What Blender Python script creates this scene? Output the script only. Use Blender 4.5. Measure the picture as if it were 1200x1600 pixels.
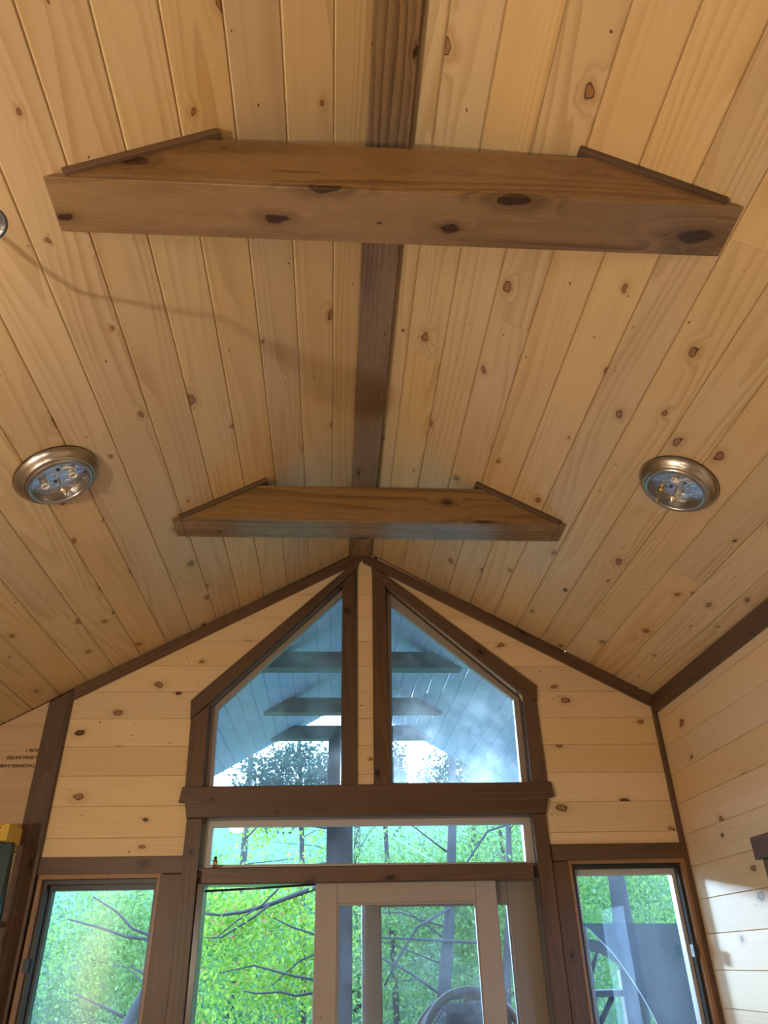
import bpy, bmesh, math, random
from mathutils import Vector, Matrix
import numpy as np
for o in list(bpy.data.objects): bpy.data.objects.remove(o)
random.seed(7); rng = np.random.default_rng(11)
SC = bpy.context.scene; COL = SC.collection
V3 = Vector
# ------------------------------------------------------------------ camera
cam = bpy.data.cameras.new('camera'); co = bpy.data.objects.new('camera', cam); COL.objects.link(co)
cam.sensor_fit = 'VERTICAL'; cam.sensor_height = 36; cam.lens = 1145.275/1600*36; cam.clip_end = 200
co.matrix_world = Matrix(((0.99789, -0.015218, -0.063122, -0.178), (-0.061697, -0.525196, -0.848742, -4.5),
                          (-0.020235, 0.850845, -0.525027, 1.6), (0, 0, 0, 1)))
SC.camera = co
# ------------------------------------------------------------------ world: bright hazy sky
w = bpy.data.worlds.new('sky'); SC.world = w; w.use_nodes = True
nt = w.node_tree; bg = nt.nodes['Background']
tc = nt.nodes.new('ShaderNodeTexCoord'); nz = nt.nodes.new('ShaderNodeTexNoise'); nz.inputs['Scale'].default_value = 2.2
nz.inputs['Detail'].default_value = 4
cr = nt.nodes.new('ShaderNodeValToRGB')
cr.color_ramp.elements[0].position = .35; cr.color_ramp.elements[0].color = (.33, .57, 1.0, 1)
cr.color_ramp.elements[1].position = .7; cr.color_ramp.elements[1].color = (.43, .67, 1.0, 1)
nt.links.new(tc.outputs['Generated'], nz.inputs['Vector']); nt.links.new(nz.outputs['Fac'], cr.inputs['Fac'])
nt.links.new(cr.outputs['Color'], bg.inputs['Color']); bg.inputs['Strength'].default_value = 12.0
# ------------------------------------------------------------------ low hazy sun beyond the woods
sl = bpy.data.lights.new('sun', 'SUN'); sl.energy = 21.0; sl.angle = .12; sl.color = (.52, .74, 1.0)
so = bpy.data.objects.new('sun', sl); COL.objects.link(so)
so.rotation_euler = Vector((.35, -.92, -.185)).to_track_quat('-Z', 'Y').to_euler()
# ------------------------------------------------------------------ exposure
SC.view_settings.view_transform = 'Standard'; SC.view_settings.look = 'None'
SC.view_settings.gamma = 1; SC.view_settings.use_curve_mapping = False
SC.view_settings.exposure = 0.0
# ------------------------------------------------------------------ work lamp and an added fill light (behind / beside the camera)
def lamp(name, loc, energy, col, rad):
    l = bpy.data.lights.new(name, 'POINT'); l.energy = energy; l.color = col; l.shadow_soft_size = rad
    o = bpy.data.objects.new(name, l); COL.objects.link(o); o.location = loc
    return o
lamp('work_lamp', (-2.05, -4.35, 1.62), 142, (1, .885, .69), .03)
lamp('fill_light', (-.8, -5.2, 1.5), 42, (1, .88, .68), .28)  # added soft fill without a lamp body, evens out the work lamp

# ================================================================== helpers
RIDGE, SLOPE = 4.07, .562
CS = 1/math.sqrt(1+SLOPE**2); SN = SLOPE*CS
def ceil_z(x): return RIDGE-SLOPE*abs(x)

def tag(o, label=None, cat=None, group=None, kind=None):
    if label: o['label'] = label
    if cat: o['category'] = cat
    if group: o['group'] = group
    if kind: o['kind'] = kind
    return o
def link(name, me, mat=None, parent=None):
    o = bpy.data.objects.new(name, me); COL.objects.link(o)
    if mat and not me.materials: me.materials.append(mat)
    if parent: o.parent = parent; o.matrix_parent_inverse = Matrix.Translation(-parent.location)
    return o
def empty(name, loc=(0, 0, 0)):
    o = bpy.data.objects.new(name, None); COL.objects.link(o); o.location = loc; o.empty_display_size = .1
    bpy.context.view_layer.update() if False else None
    return o
def inset(P, c):
    n = len(P); ar = sum(P[i][0]*P[(i+1) % n][1]-P[(i+1) % n][0]*P[i][1] for i in range(n))
    if ar < 0: P = P[::-1]
    out = []
    L = []
    for i in range(n):
        a, b = P[i], P[(i+1) % n]; dx, dy = b[0]-a[0], b[1]-a[1]; l = math.hypot(dx, dy) or 1
        nx, ny = -dy/l, dx/l; L.append((a[0]+nx*c, a[1]+ny*c, dx/l, dy/l))
    for i in range(n):
        x1, y1, dx1, dy1 = L[i-1]; x2, y2, dx2, dy2 = L[i]; den = dx1*dy2-dy1*dx2
        if abs(den) < 1e-6: out.append((x2, y2)); continue
        t = ((x2-x1)*dy2-(y2-y1)*dx2)/den; out.append((x1+dx1*t, y1+dy1*t))
    return P, out
def clean(P, eps=2e-3):
    Q = []
    for p in P:
        if not Q or math.hypot(p[0]-Q[-1][0], p[1]-Q[-1][1]) > eps: Q.append(p)
    while len(Q) > 1 and math.hypot(Q[0][0]-Q[-1][0], Q[0][1]-Q[-1][1]) <= eps: Q.pop()
    return Q
def clip(P, nx, ny, d):            # keep nx*x+ny*y <= d
    out = []
    for i in range(len(P)):
        a, b = P[i], P[(i+1) % len(P)]; fa, fb = nx*a[0]+ny*a[1]-d, nx*b[0]+ny*b[1]-d
        if fa <= 0: out.append(a)
        if (fa < 0 < fb) or (fb < 0 < fa):
            t = fa/(fa-fb); out.append((a[0]+(b[0]-a[0])*t, a[1]+(b[1]-a[1])*t))
    return out
def line_clip(P, p, q, keep):      # keep the side of line pq where 'keep' lies
    nx, ny = q[1]-p[1], -(q[0]-p[0]); d = nx*p[0]+ny*p[1]
    if nx*keep[0]+ny*keep[1] > d: nx, ny, d = -nx, -ny, -d
    return clip(P, nx, ny, d)
class F:                           # a plane frame: o + u*a + v*b + n*d
    def __init__(s, o, u, v, n): s.o, s.u, s.v, s.n = V3(o), V3(u).normalized(), V3(v).normalized(), V3(n).normalized()
    def __call__(s, a, b, d=0): return s.o+s.u*a+s.v*b+s.n*d
WALL = F((0, 0, 0), (1, 0, 0), (0, 0, 1), (0, -1, 0))              # gable wall, n towards the room
CEIL_L = F((0, 0, RIDGE), (0, 1, 0), (-CS, 0, -SN), (SN, 0, -CS))
CEIL_R = F((0, 0, RIDGE), (0, 1, 0), (CS, 0, -SN), (-SN, 0, -CS))
WR = 1.853
WALL_R = F((WR, 0, 0), (0, 1, 0), (0, 0, 1), (-1, 0, 0))
def plank(name, P, fr, front, t, ch, mat, parent=None, along='a', sq=False):
    """one board: polygon P in the frame, front face at height 'front', thickness t, eased edge ch"""
    P = clean(P)
    if len(P) < 3: return None
    P, I = inset(P, ch); n = len(P)
    if sq: I = [(p[0], q[1]) for p, q in zip(P, I)]
    bm = bmesh.new(); uvl = bm.loops.layers.uv.new('UVMap')
    co2 = {}
    def mk(p, d):
        v = bm.verts.new(fr(p[0], p[1], d)); co2[v] = (p[0], p[1], d); return v
    A = [mk(p, front) for p in I]; B = [mk(p, front-ch) for p in P]; C = [mk(p, front-t) for p in P]
    bm.faces.new(A); bm.faces.new(C[::-1])
    for i in range(n):
        j = (i+1) % n
        bm.faces.new((A[i], B[i], B[j], A[j])); bm.faces.new((B[i], C[i], C[j], B[j]))
    bmesh.ops.recalc_face_normals(bm, faces=bm.faces[:])
    ou, ov = random.uniform(0, 60), random.uniform(0, 60)
    for f in bm.faces:
        for l in f.loops:
            a, b, d = co2[l.vert]
            # the side faces carry their depth across the grain
            if along == 'a': l[uvl].uv = (a+ou, b+ov+(d-front)*.9)
            else: l[uvl].uv = (b+ou, a+ov+(d-front)*.9)
    me = bpy.data.meshes.new(name); bm.to_mesh(me); bm.free()
    return link(name, me, mat, parent)
def bar(name, p, q, width, t, fr, front, ch, mat, parent=None, cutp=None, cutq=None):
    """board running from p to q on the frame, centred on the line; end cuts are direction vectors"""
    p, q = V3((p[0], p[1])), V3((q[0], q[1])); d = (q-p).normalized(); n = V3((-d.y, d.x))
    f2 = F(fr(p.x, p.y, 0), fr.u*d.x+fr.v*d.y, fr.u*n.x+fr.v*n.y, fr.n)
    L = (q-p).length; h = width/2
    def off(cut):
        if cut is None: return 0
        c = V3(cut); ca, cb = c.dot(d), c.dot(n); return ca/cb*h
    a, b = off(cutp), off(cutq)
    return plank(name, [(-a, -h), (L-b, -h), (L+b, h), (a, h)], f2, front, t, ch, mat, parent)
def box(name, lo, hi, mat, parent=None, ch=.002, along='x'):
    lo, hi = V3(lo), V3(hi)
    if along == 'z': fr = F((0, hi.y, 0), (0, 0, 1), (1, 0, 0), (0, 1, 0)); P = [(lo.z, lo.x), (hi.z, lo.x), (hi.z, hi.x), (lo.z, hi.x)]; return plank(name, P, fr, 0, hi.y-lo.y, ch, mat, parent)
    if along == 'y': fr = F((0, 0, hi.z), (0, 1, 0), (1, 0, 0), (0, 0, 1)); P = [(lo.y, lo.x), (hi.y, lo.x), (hi.y, hi.x), (lo.y, hi.x)]; return plank(name, P, fr, 0, hi.z-lo.z, ch, mat, parent)
    fr = F((0, 0, hi.z), (1, 0, 0), (0, 1, 0), (0, 0, 1)); P = [(lo.x, lo.y), (hi.x, lo.y), (hi.x, hi.y), (lo.x, hi.y)]
    return plank(name, P, fr, 0, hi.z-lo.z, ch, mat, parent)
def prisms(name, polys, fr, d0, d1, mat, parent=None):
    """several convex prisms of one solid wall in one mesh"""
    vs, fs = [], []
    for P in polys:
        k = len(vs); n = len(P)
        vs += [fr(p[0], p[1], d1) for p in P]+[fr(p[0], p[1], d0) for p in P]
        fs.append([k+i for i in range(n)]); fs.append([k+n+i for i in range(n)][::-1])
        fs += [[k+i, k+n+i, k+n+(i+1) % n, k+(i+1) % n] for i in range(n)]
    me = bpy.data.meshes.new(name); me.from_pydata(vs, [], fs)
    bm = bmesh.new(); bm.from_mesh(me); bmesh.ops.recalc_face_normals(bm, faces=bm.faces[:]); bm.to_mesh(me); bm.free()
    return link(name, me, mat, parent)
def ring(name, O, I, fr, d0, d1, mat, parent=None):
    """picture-frame ring between an outer and an inner polygon of equal count"""
    n = len(O); vs = [fr(*p, d1) for p in O]+[fr(*p, d1) for p in I]+[fr(*p, d0) for p in O]+[fr(*p, d0) for p in I]; fs = []
    for i in range(n):
        j = (i+1) % n
        fs += [[i, j, n+j, n+i], [2*n+i, 3*n+i, 3*n+j, 2*n+j], [i, 2*n+i, 2*n+j, j], [n+i, n+j, 3*n+j, 3*n+i]]
    me = bpy.data.meshes.new(name); me.from_pydata(vs, [], fs)
    bm = bmesh.new(); bm.from_mesh(me); bmesh.ops.recalc_face_normals(bm, faces=bm.faces[:])
    bmesh.ops.bevel(bm, geom=[e for e in bm.edges if e.calc_face_angle(0) > .6], offset=.0015, segments=1, affect='EDGES')
    bm.to_mesh(me); bm.free()
    uv = me.uv_layers.new(name='UVMap'); 
    for l in me.loops:
        c = me.vertices[l.vertex_index].co; uv.data[l.index].uv = (c.z, c.x)
    return link(name, me, mat, parent)
def tube(name, pts, rad, mat, parent=None, sides=8, bm=None, cap=True):
    own = bm is None
    if own: bm = bmesh.new()
    pts = [V3(p) for p in pts]
    if not hasattr(rad, '__len__'): rad = [rad]*len(pts)
    rings = []; ref = None
    for i, p in enumerate(pts):
        t = (pts[min(i+1, len(pts)-1)]-pts[max(i-1, 0)]).normalized()
        if ref is None: ref = t.orthogonal().normalized()
        ref = (ref-t*ref.dot(t)).normalized(); b = t.cross(ref)
        rings.append([bm.verts.new(p+(ref*math.cos(2*math.pi*k/sides)+b*math.sin(2*math.pi*k/sides))*rad[i]) for k in range(sides)])
    for a, b in zip(rings, rings[1:]):
        for k in range(sides): f = bm.faces.new((a[k], a[(k+1) % sides], b[(k+1) % sides], b[k])); f.smooth = True
    if cap: bm.faces.new(rings[0][::-1]); bm.faces.new(rings[-1])
    if not own: return None
    bmesh.ops.recalc_face_normals(bm, faces=bm.faces[:])
    me = bpy.data.meshes.new(name); bm.to_mesh(me); bm.free(); return link(name, me, mat, parent)
def lathe(name, prof, fr, mat, parent=None, seg=48, at=(0, 0), closed=False):
    """profile of (radius, height) spun about the frame's n through 'at'"""
    bm = bmesh.new(); R = []
    for r, h in prof:
        if r < 1e-5: R.append([bm.verts.new(fr(at[0], at[1], h))])
        else: R.append([bm.verts.new(fr(at[0]+r*math.cos(2*math.pi*k/seg), at[1]+r*math.sin(2*math.pi*k/seg), h)) for k in range(seg)])
    prs = list(zip(R, R[1:]))+([(R[-1], R[0])] if closed else [])
    for a, b in prs:
        for k in range(seg):
            j = (k+1) % seg
            vs = ([a[k], a[j]] if len(a) > 1 else [a[0]])+([b[j], b[k]] if len(b) > 1 else [b[0]])
            if len(vs) > 2: f = bm.faces.new(vs); f.smooth = True
    bmesh.ops.recalc_face_normals(bm, faces=bm.faces[:])
    me = bpy.data.meshes.new(name); bm.to_mesh(me); bm.free(); return link(name, me, mat, parent)

# ================================================================== materials
def new_mat(name):
    m = bpy.data.materials.new(name); m.use_nodes = True; return m, m.node_tree, m.node_tree.nodes['Principled BSDF']
class NT:
    def __init__(s, nt): s.t = nt
    def m(s, op, a, b=None, c=None, clamp=False):
        n = s.t.nodes.new('ShaderNodeMath'); n.operation = op; n.use_clamp = clamp
        for i, v in enumerate((a, b, c)):
            if v is None: continue
            if isinstance(v, (int, float)): n.inputs[i].default_value = v
            else: s.t.links.new(v, n.inputs[i])
        return n.outputs[0]
    def rng(s, v, a, b, c, d, smooth=True):
        n = s.t.nodes.new('ShaderNodeMapRange'); n.interpolation_type = 'SMOOTHSTEP' if smooth else 'LINEAR'
        s.t.links.new(v, n.inputs[0])
        for i, q in enumerate((a, b, c, d)):
            if isinstance(q, (int, float)): n.inputs[i+1].default_value = q
            else: s.t.links.new(q, n.inputs[i+1])
        return n.outputs[0]
    def vec(s, x, y, z=0.0):
        n = s.t.nodes.new('ShaderNodeCombineXYZ')
        for i, v in enumerate((x, y, z)):
            if isinstance(v, (int, float)): n.inputs[i].default_value = v
            else: s.t.links.new(v, n.inputs[i])
        return n.outputs[0]
    def noise(s, v, scale=1, detail=2, rough=.5, dims='3D', dist=0.):
        n = s.t.nodes.new('ShaderNodeTexNoise'); n.noise_dimensions = dims; s.t.links.new(v, n.inputs['Vector'])
        n.inputs['Scale'].default_value = scale; n.inputs['Detail'].default_value = detail; n.inputs['Roughness'].default_value = rough
        n.inputs['Distortion'].default_value = dist
        return n.outputs['Fac']
    def mix(s, f, a, b, mode='MIX'):
        n = s.t.nodes.new('ShaderNodeMix'); n.data_type = 'RGBA'; n.blend_type = mode
        if isinstance(f, (int, float)): n.inputs[0].default_value = f
        else: s.t.links.new(f, n.inputs[0])
        for i, v in ((6, a), (7, b)):
            if isinstance(v, tuple): n.inputs[i].default_value = (*v, 1)
            else: s.t.links.new(v, n.inputs[i])
        return n.outputs[2]
def wood(name, early, late, knot, rough=.4, ku=2.5, kv=4.4, thr=.45, rings=9., vary=.14, ringmix=.55, blotch=.25, bump=.15, spec=.5, kmax=.066, dark=(.05, .02, .008), tint=(.95, .62, .36)):
    m, nt, bs = new_mat(name); N = NT(nt); L = nt.links
    uv = nt.nodes.new('ShaderNodeUVMap'); sp = nt.nodes.new('ShaderNodeSeparateXYZ'); L.new(uv.outputs[0], sp.inputs[0])
    u, v = sp.outputs[0], sp.outputs[1]
    oi = nt.nodes.new('ShaderNodeObjectInfo'); rnd = oi.outputs['Random']
    # knots: sparse cells, elongated along the grain
    def knots(su, sv, th, rmin, rmax, seed):
        vo = nt.nodes.new('ShaderNodeTexVoronoi'); vo.voronoi_dimensions = '2D'; vo.inputs['Scale'].default_value = 1
        wob = N.noise(N.vec(N.m('MULTIPLY', u, 45), N.m('MULTIPLY', v, 60)), 1, 2); wu = N.m('MULTIPLY', N.m('SUBTRACT', N.noise(N.vec(N.m('MULTIPLY', u, 16), N.m('MULTIPLY', v, 20), 5.), 1, 1), .5), .035); wv = N.m('MULTIPLY', N.m('SUBTRACT', N.noise(N.vec(N.m('MULTIPLY', u, 16), N.m('MULTIPLY', v, 20), 11.), 1, 1), .5), .03)
        L.new(N.vec(N.m('MULTIPLY', N.m('ADD', N.m('ADD', u, wu), seed), su), N.m('MULTIPLY', N.m('ADD', v, wv), sv)), vo.inputs['Vector'])
        cs = nt.nodes.new('ShaderNodeSeparateColor'); L.new(vo.outputs['Color'], cs.inputs[0])
        d = N.m('ADD', vo.outputs['Distance'], N.m('MULTIPLY', N.m('SUBTRACT', wob, .5), .03))
        r = N.rng(cs.outputs[0], th, 1., rmin, rmax, False)
        on = N.m('GREATER_THAN', cs.outputs[0], th)
        t = N.m('DIVIDE', d, r)
        return d, t, on, r, cs.outputs[1]
    d, t, on, r, kr = knots(ku, kv, thr, .022, kmax, 0)
    d2, t2, on2, r2, kr2 = knots(ku*1.9, kv*1.7, .70, .014, .04, 17.3)
    bul = N.m('MULTIPLY', N.m('MULTIPLY', N.rng(t, 0., 4.5, 1, 0), r), on)
    # growth rings: contour lines of a long noise field
    n1 = N.noise(N.vec(N.m('MULTIPLY', u, .45), N.m('MULTIPLY', v, 5.5)), 1, 1.2)
    n2 = N.noise(N.vec(N.m('MULTIPLY', u, 2.5), N.m('MULTIPLY', v, 30)), 1, 2)
    ph = N.m('ADD', N.m('ADD', N.m('MULTIPLY', n1, rings), N.m('MULTIPLY', v, 22.)), N.m('MULTIPLY', bul, 26.))
    ph = N.m('ADD', ph, N.m('MULTIPLY', n2, .35))
    fr_ = N.m('FRACT', ph)
    line = N.rng(fr_, .25, .92, 0, 1)
    line = N.m('MULTIPLY', line, N.rng(fr_, .93, 1., 1, 0))
    zone = N.noise(N.vec(N.m('MULTIPLY', u, .7), N.m('MULTIPLY', v, 8), 3.3), 1, 2)
    line = N.m('MULTIPLY', line, N.rng(zone, .35, .7, .15, 1))
    fib = N.noise(N.vec(N.m('MULTIPLY', u, 9), N.m('MULTIPLY', v, 330)), 1, 3, .6)
    col = N.mix(N.m('MULTIPLY', line, ringmix), early, late)
    bl = N.noise(N.vec(N.m('MULTIPLY', u, 1.3), N.m('MULTIPLY', v, 9), 9.1), 1, 3)
    col = N.mix(N.m('MULTIPLY', N.rng(bl, .45, .8, 0, 1), blotch), col, late)
    col = N.mix(N.m('MULTIPLY', N.m('SUBTRACT', 1, fib), .22), col, late)
    # halo, knot, bark ring
    halo = N.m('MULTIPLY', N.m('MULTIPLY', N.rng(t, .9, 3.2, .6, 0), on), .9)
    col = N.mix(halo, col, tuple(a*.6+b*.4 for a, b in zip(late, knot)))
    kc = N.mix(N.m('MULTIPLY', N.m('FRACT', N.m('MULTIPLY', t, 3.3)), .7), knot, tuple(c*.5 for c in knot))
    kc = N.mix(N.rng(t, .70, .90, 0, .9), kc, dark)
    kc = N.mix(N.m('MULTIPLY', N.m('GREATER_THAN', kr, .88), .75), kc, dark)
    km = N.m('MULTIPLY', N.rng(t, .94, 1.10, 1, 0), on)
    col = N.mix(km, col, kc)
    km2 = N.m('MULTIPLY', N.rng(t2, .6, 1.1, 1, 0), on2)
    col = N.mix(N.m('MULTIPLY', km2, .9), col, N.mix(N.rng(t2, .3, .8, 0, 1), dark, knot))
    # board to board variation
    hs = nt.nodes.new('ShaderNodeHueSaturation'); L.new(col, hs.inputs['Color'])
    L.new(N.m('ADD', 1-vary/2, N.m('MULTIPLY', rnd, vary)), hs.inputs['Value'])
    L.new(N.m('ADD', .92, N.m('MULTIPLY', N.m('FRACT', N.m('MULTIPLY', rnd, 37.7)), .16)), hs.inputs['Saturation'])
    L.new(N.m('ADD', .497, N.m('MULTIPLY', N.m('FRACT', N.m('MULTIPLY', rnd, 91.3)), .006)), hs.inputs['Hue'])
    L.new(hs.outputs['Color'], bs.inputs['Base Color'])
    L.new(N.m('ADD', rough-.06, N.m('MULTIPLY', fib, .12)), bs.inputs['Roughness'])
    bs.inputs['Specular IOR Level'].default_value = spec
    bp = nt.nodes.new('ShaderNodeBump'); bp.inputs['Strength'].default_value = bump; bp.inputs['Distance'].default_value = .004
    L.new(N.m('SUBTRACT', N.m('ADD', N.m('MULTIPLY', fib, .35), N.m('MULTIPLY', n2, .3)), N.m('MULTIPLY', line, .25)), bp.inputs['Height'])
    L.new(bp.outputs[0], bs.inputs['Normal'])
    return m
M = {}
M['ceil'] = wood('varnished_pine', (.62, .45, .24), (.45, .285, .12), (.36, .17, .06), rough=.36, spec=.45, thr=.45, kmax=.072, ringmix=.75)
M['wall'] = wood('raw_pine', (.72, .535, .315), (.61, .425, .225), (.38, .20, .085), rough=.55, kmax=.09, thr=.36, spec=.3, ringmix=.4, blotch=.15)
M['trim'] = wood('dark_stained_pine', (.128, .070, .038), (.046, .025, .014), (.02, .010, .006), rough=.42, ringmix=.6, blotch=.6, vary=.25, bump=.25, spec=.45, thr=.4)
M['tie'] = wood('brown_stained_pine', (.245, .148, .064), (.095, .052, .020), (.05, .023, .010), rough=.27, ringmix=.85, blotch=.6, vary=.15, spec=.5, thr=.3, kmax=.10, ku=1.8)
M['jamb'] = wood('orange_jamb_pine', (.30, .165, .075), (.21, .105, .04), (.12, .05, .02), rough=.4, ringmix=.4)
M['white_wood'] = wood('bare_door_pine', (.37, .33, .305), (.32, .28, .255), (.28, .23, .20), rough=.5, ringmix=.25, blotch=.15, thr=.97, vary=.05, bump=.05)
M['shaded_door'] = wood('shaded_door_paint', (.24, .21, .178), (.20, .172, .145), (.15, .12, .1), rough=.5, ringmix=.25, blotch=.2, thr=.97, vary=.05, bump=.05)  # darker copy of the door colour, shade on the fixed panel painted in
M['porch'] = wood('painted_porch_board', (.48, .60, .86), (.41, .52, .76), (.35, .44, .62), rough=.5, thr=.98, ringmix=.2, vary=.06)
M['porch_dark'] = wood('weathered_timber', (.11, .10, .10), (.065, .058, .06), (.03, .027, .026), rough=.6, ringmix=.5, vary=.2)
M['ply'] = wood('plywood', (.56, .385, .225), (.44, .28, .14), (.3, .16, .08), rough=.65, thr=.9, ringmix=.5, rings=5, ku=.8, kv=1.4, spec=.2)
M['floorw'] = wood('floor_boards', (.36, .22, .12), (.25, .14, .07), (.1, .05, .02), rough=.45)
def plain(name, col, rough=.5, metal=0., spec=.5, noise=0., nscale=30, bump=0.):
    m, nt, bs = new_mat(name); N = NT(nt)
    bs.inputs['Roughness'].default_value = rough; bs.inputs['Metallic'].default_value = metal; bs.inputs['Specular IOR Level'].default_value = spec
    tc = nt.nodes.new('ShaderNodeTexCoord'); f = N.noise(tc.outputs['Object'], nscale, 3)
    nt.links.new(N.mix(N.m('MULTIPLY', f, max(noise, .08)), col, tuple(c*.55 for c in col)), bs.inputs['Base Color'])
    if bump:
        b = nt.nodes.new('ShaderNodeBump'); b.inputs['Strength'].default_value = bump; b.inputs['Distance'].default_value = .01
        nt.links.new(f, b.inputs['Height']); nt.links.new(b.outputs[0], bs.inputs['Normal'])
    return m
M['nickel'] = plain('brushed_nickel', (.43, .41, .385), .28, 1.)
M['foil'] = plain('crinkled_foil', (.72, .74, .78), .22, 1., noise=.15, nscale=45, bump=.5)
M['steel'] = plain('galvanised_steel', (.55, .56, .58), .33, 1., noise=.3, nscale=60, bump=.2)
M['chrome'] = plain('chrome', (.8, .78, .75), .12, 1.)
M['porcelain'] = plain('white_porcelain', (.75, .73, .68), .3)
M['hole'] = plain('socket_hole', (.05, .05, .05), .5)
M['wire'] = plain('white_wire', (.75, .72, .66), .4)
M['brass'] = plain('brass_filament', (.75, .5, .15), .25, 1.)
M['vinyl'] = plain('tan_vinyl', (.33, .28, .24), .45)
M['vinyl_grey'] = plain('grey_vinyl', (.50, .48, .46), .4)
M['black'] = plain('black_frame', (.018, .019, .022), .35)
M['dark_jamb'] = plain('dark_gloss_jamb', (.10, .085, .075), .22)
M['gap'] = plain('dark_sheathing', (.10, .06, .035), .8)
M['plaster'] = plain('back_wall', (.60, .45, .30), .7)
M['yellow'] = plain('yellow_plastic', (.62, .40, .03), .45, noise=.2)
M['green'] = plain('green_fibreglass', (.008, .032, .032), .4)
M['ink'] = plain('black_ink', (.02, .016, .014), .8)
M['amber'] = plain('amber_glass', (.22, .07, .01), .1)
M['blackcap'] = plain('black_cap', (.015, .015, .015), .35)
M['orange_label'] = plain('orange_label', (.75, .32, .04), .5)
M['deck'] = plain('deck_boards', (.15, .13, .115), .7)
M['ground'] = plain('forest_floor', (.06, .08, .04), .9, noise=.6, nscale=.8)
M['hill'] = plain('leafy_hillside', (.075, .17, .075), .9, noise=.85, nscale=1.6)
M['bark'] = plain('grey_bark', (.042, .040, .042), .85, noise=.7, nscale=14, bump=.6)
M['wicker'] = plain('brown_wicker', (.16, .125, .10), .5, noise=.4, nscale=60)
M['darkbox'] = plain('dark_grey_box', (.035, .04, .05), .5)
M['greybox'] = plain('grey_fabric', (.14, .15, .17), .7)
M['yellowbag'] = plain('yellow_bag', (.36, .26, .04), .6, noise=.4)
M['edge'] = plain('white_edge_cord', (.75, .77, .8), .5)
M['cable'] = plain('black_cord', (.02, .02, .02), .5)
def glass_mat(name, dust=.05, tint=(.93, .96, .97), dcol=(.7, .75, .8)):
    m, nt, bs = new_mat(name); nt.nodes.remove(bs); N = NT(nt); L = nt.links
    tr = nt.nodes.new('ShaderNodeBsdfTransparent'); tr.inputs[0].default_value = (*tint, 1)
    gl = nt.nodes.new('ShaderNodeBsdfGlossy'); gl.inputs['Roughness'].default_value = .015
    lw = nt.nodes.new('ShaderNodeLayerWeight'); lw.inputs[0].default_value = .5
    fac = N.m('ADD', .04, N.m('MULTIPLY', N.m('POWER', lw.outputs['Facing'], 5), .9))
    m1 = nt.nodes.new('ShaderNodeMixShader'); L.new(fac, m1.inputs[0]); L.new(tr.outputs[0], m1.inputs[1]); L.new(gl.outputs[0], m1.inputs[2])
    df = nt.nodes.new('ShaderNodeBsdfDiffuse'); df.inputs[0].default_value = (*dcol, 1)
    tl = nt.nodes.new('ShaderNodeBsdfTranslucent'); tl.inputs[0].default_value = (*dcol, 1)
    ad = nt.nodes.new('ShaderNodeMixShader'); ad.inputs[0].default_value = .88; L.new(df.outputs[0], ad.inputs[1]); L.new(tl.outputs[0], ad.inputs[2])
    tc = nt.nodes.new('ShaderNodeTexCoord')
    big = N.noise(tc.outputs['Object'], 3.5, 4, .6); spk = N.noise(tc.outputs['Object'], 170, 2, .6)
    f = N.m('ADD', N.m('MULTIPLY', N.rng(big, .35, .75, .15, 1), dust), N.m('MULTIPLY', N.rng(spk, .66, .76, 0, 1), dust*2.2), clamp=True)
    m2 = nt.nodes.new('ShaderNodeMixShader'); L.new(f, m2.inputs[0]); L.new(m1.outputs[0], m2.inputs[1]); L.new(ad.outputs[0], m2.inputs[2])
    L.new(m2.outputs[0], nt.nodes['Material Output'].inputs['Surface'])
    return m
M['glass'] = glass_mat('dusty_glass', .26)
M['glass_low'] = glass_mat('lightly_dusty_glass', .025)
M['glass_clean'] = glass_mat('door_glass', .025)
M['screen'] = glass_mat('grey_screen', .0)
def screen_mat():
    m, nt, bs = new_mat('grey_insect_mesh'); L = nt.links
    bs.inputs['Base Color'].default_value = (.11, .125, .15, 1); bs.inputs['Roughness'].default_value = .5
    tr = nt.nodes.new('ShaderNodeBsdfTransparent'); mx = nt.nodes.new('ShaderNodeMixShader'); mx.inputs[0].default_value = .82
    tl = nt.nodes.new('ShaderNodeBsdfTranslucent'); tl.inputs[0].default_value = (.10, .115, .14, 1)
    m0 = nt.nodes.new('ShaderNodeMixShader'); m0.inputs[0].default_value = .6; L.new(bs.outputs[0], m0.inputs[1]); L.new(tl.outputs[0], m0.inputs[2])
    L.new(tr.outputs[0], mx.inputs[1]); L.new(m0.outputs[0], mx.inputs[2]); L.new(mx.outputs[0], nt.nodes['Material Output'].inputs['Surface'])
    return m
M['screen'] = screen_mat()
def leaf_mat(name, c1, c2, c3=None):
    m, nt, bs = new_mat(name); nt.nodes.remove(bs); N = NT(nt); L = nt.links
    at = nt.nodes.new('ShaderNodeAttribute'); at.attribute_name = 'rnd'
    col = N.mix(at.outputs['Fac'], c1, c2)
    if c3: col = N.mix(N.m('GREATER_THAN', at.outputs['Fac'], .965), col, c3)
    df = nt.nodes.new('ShaderNodeBsdfDiffuse'); tl = nt.nodes.new('ShaderNodeBsdfTranslucent'); mx = nt.nodes.new('ShaderNodeMixShader'); mx.inputs[0].default_value = .45
    L.new(col, df.inputs[0]); L.new(col, tl.inputs[0]); L.new(df.outputs[0], mx.inputs[1]); L.new(tl.outputs[0], mx.inputs[2])
    L.new(mx.outputs[0], nt.nodes['Material Output'].inputs['Surface'])
    return m
M['leaf_far'] = leaf_mat('far_leaf', (.085, .22, .09), (.26, .40, .17))  # distance haze put into the colour, bluer than the mid leaves
M['leaf_mid'] = leaf_mat('mid_leaf', (.085, .21, .06), (.27, .41, .12))
M['leaf_dark'] = leaf_mat('dark_leaf', (.03, .07, .055), (.08, .14, .11))  # darkened so the boughs look backlit against the sky
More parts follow.
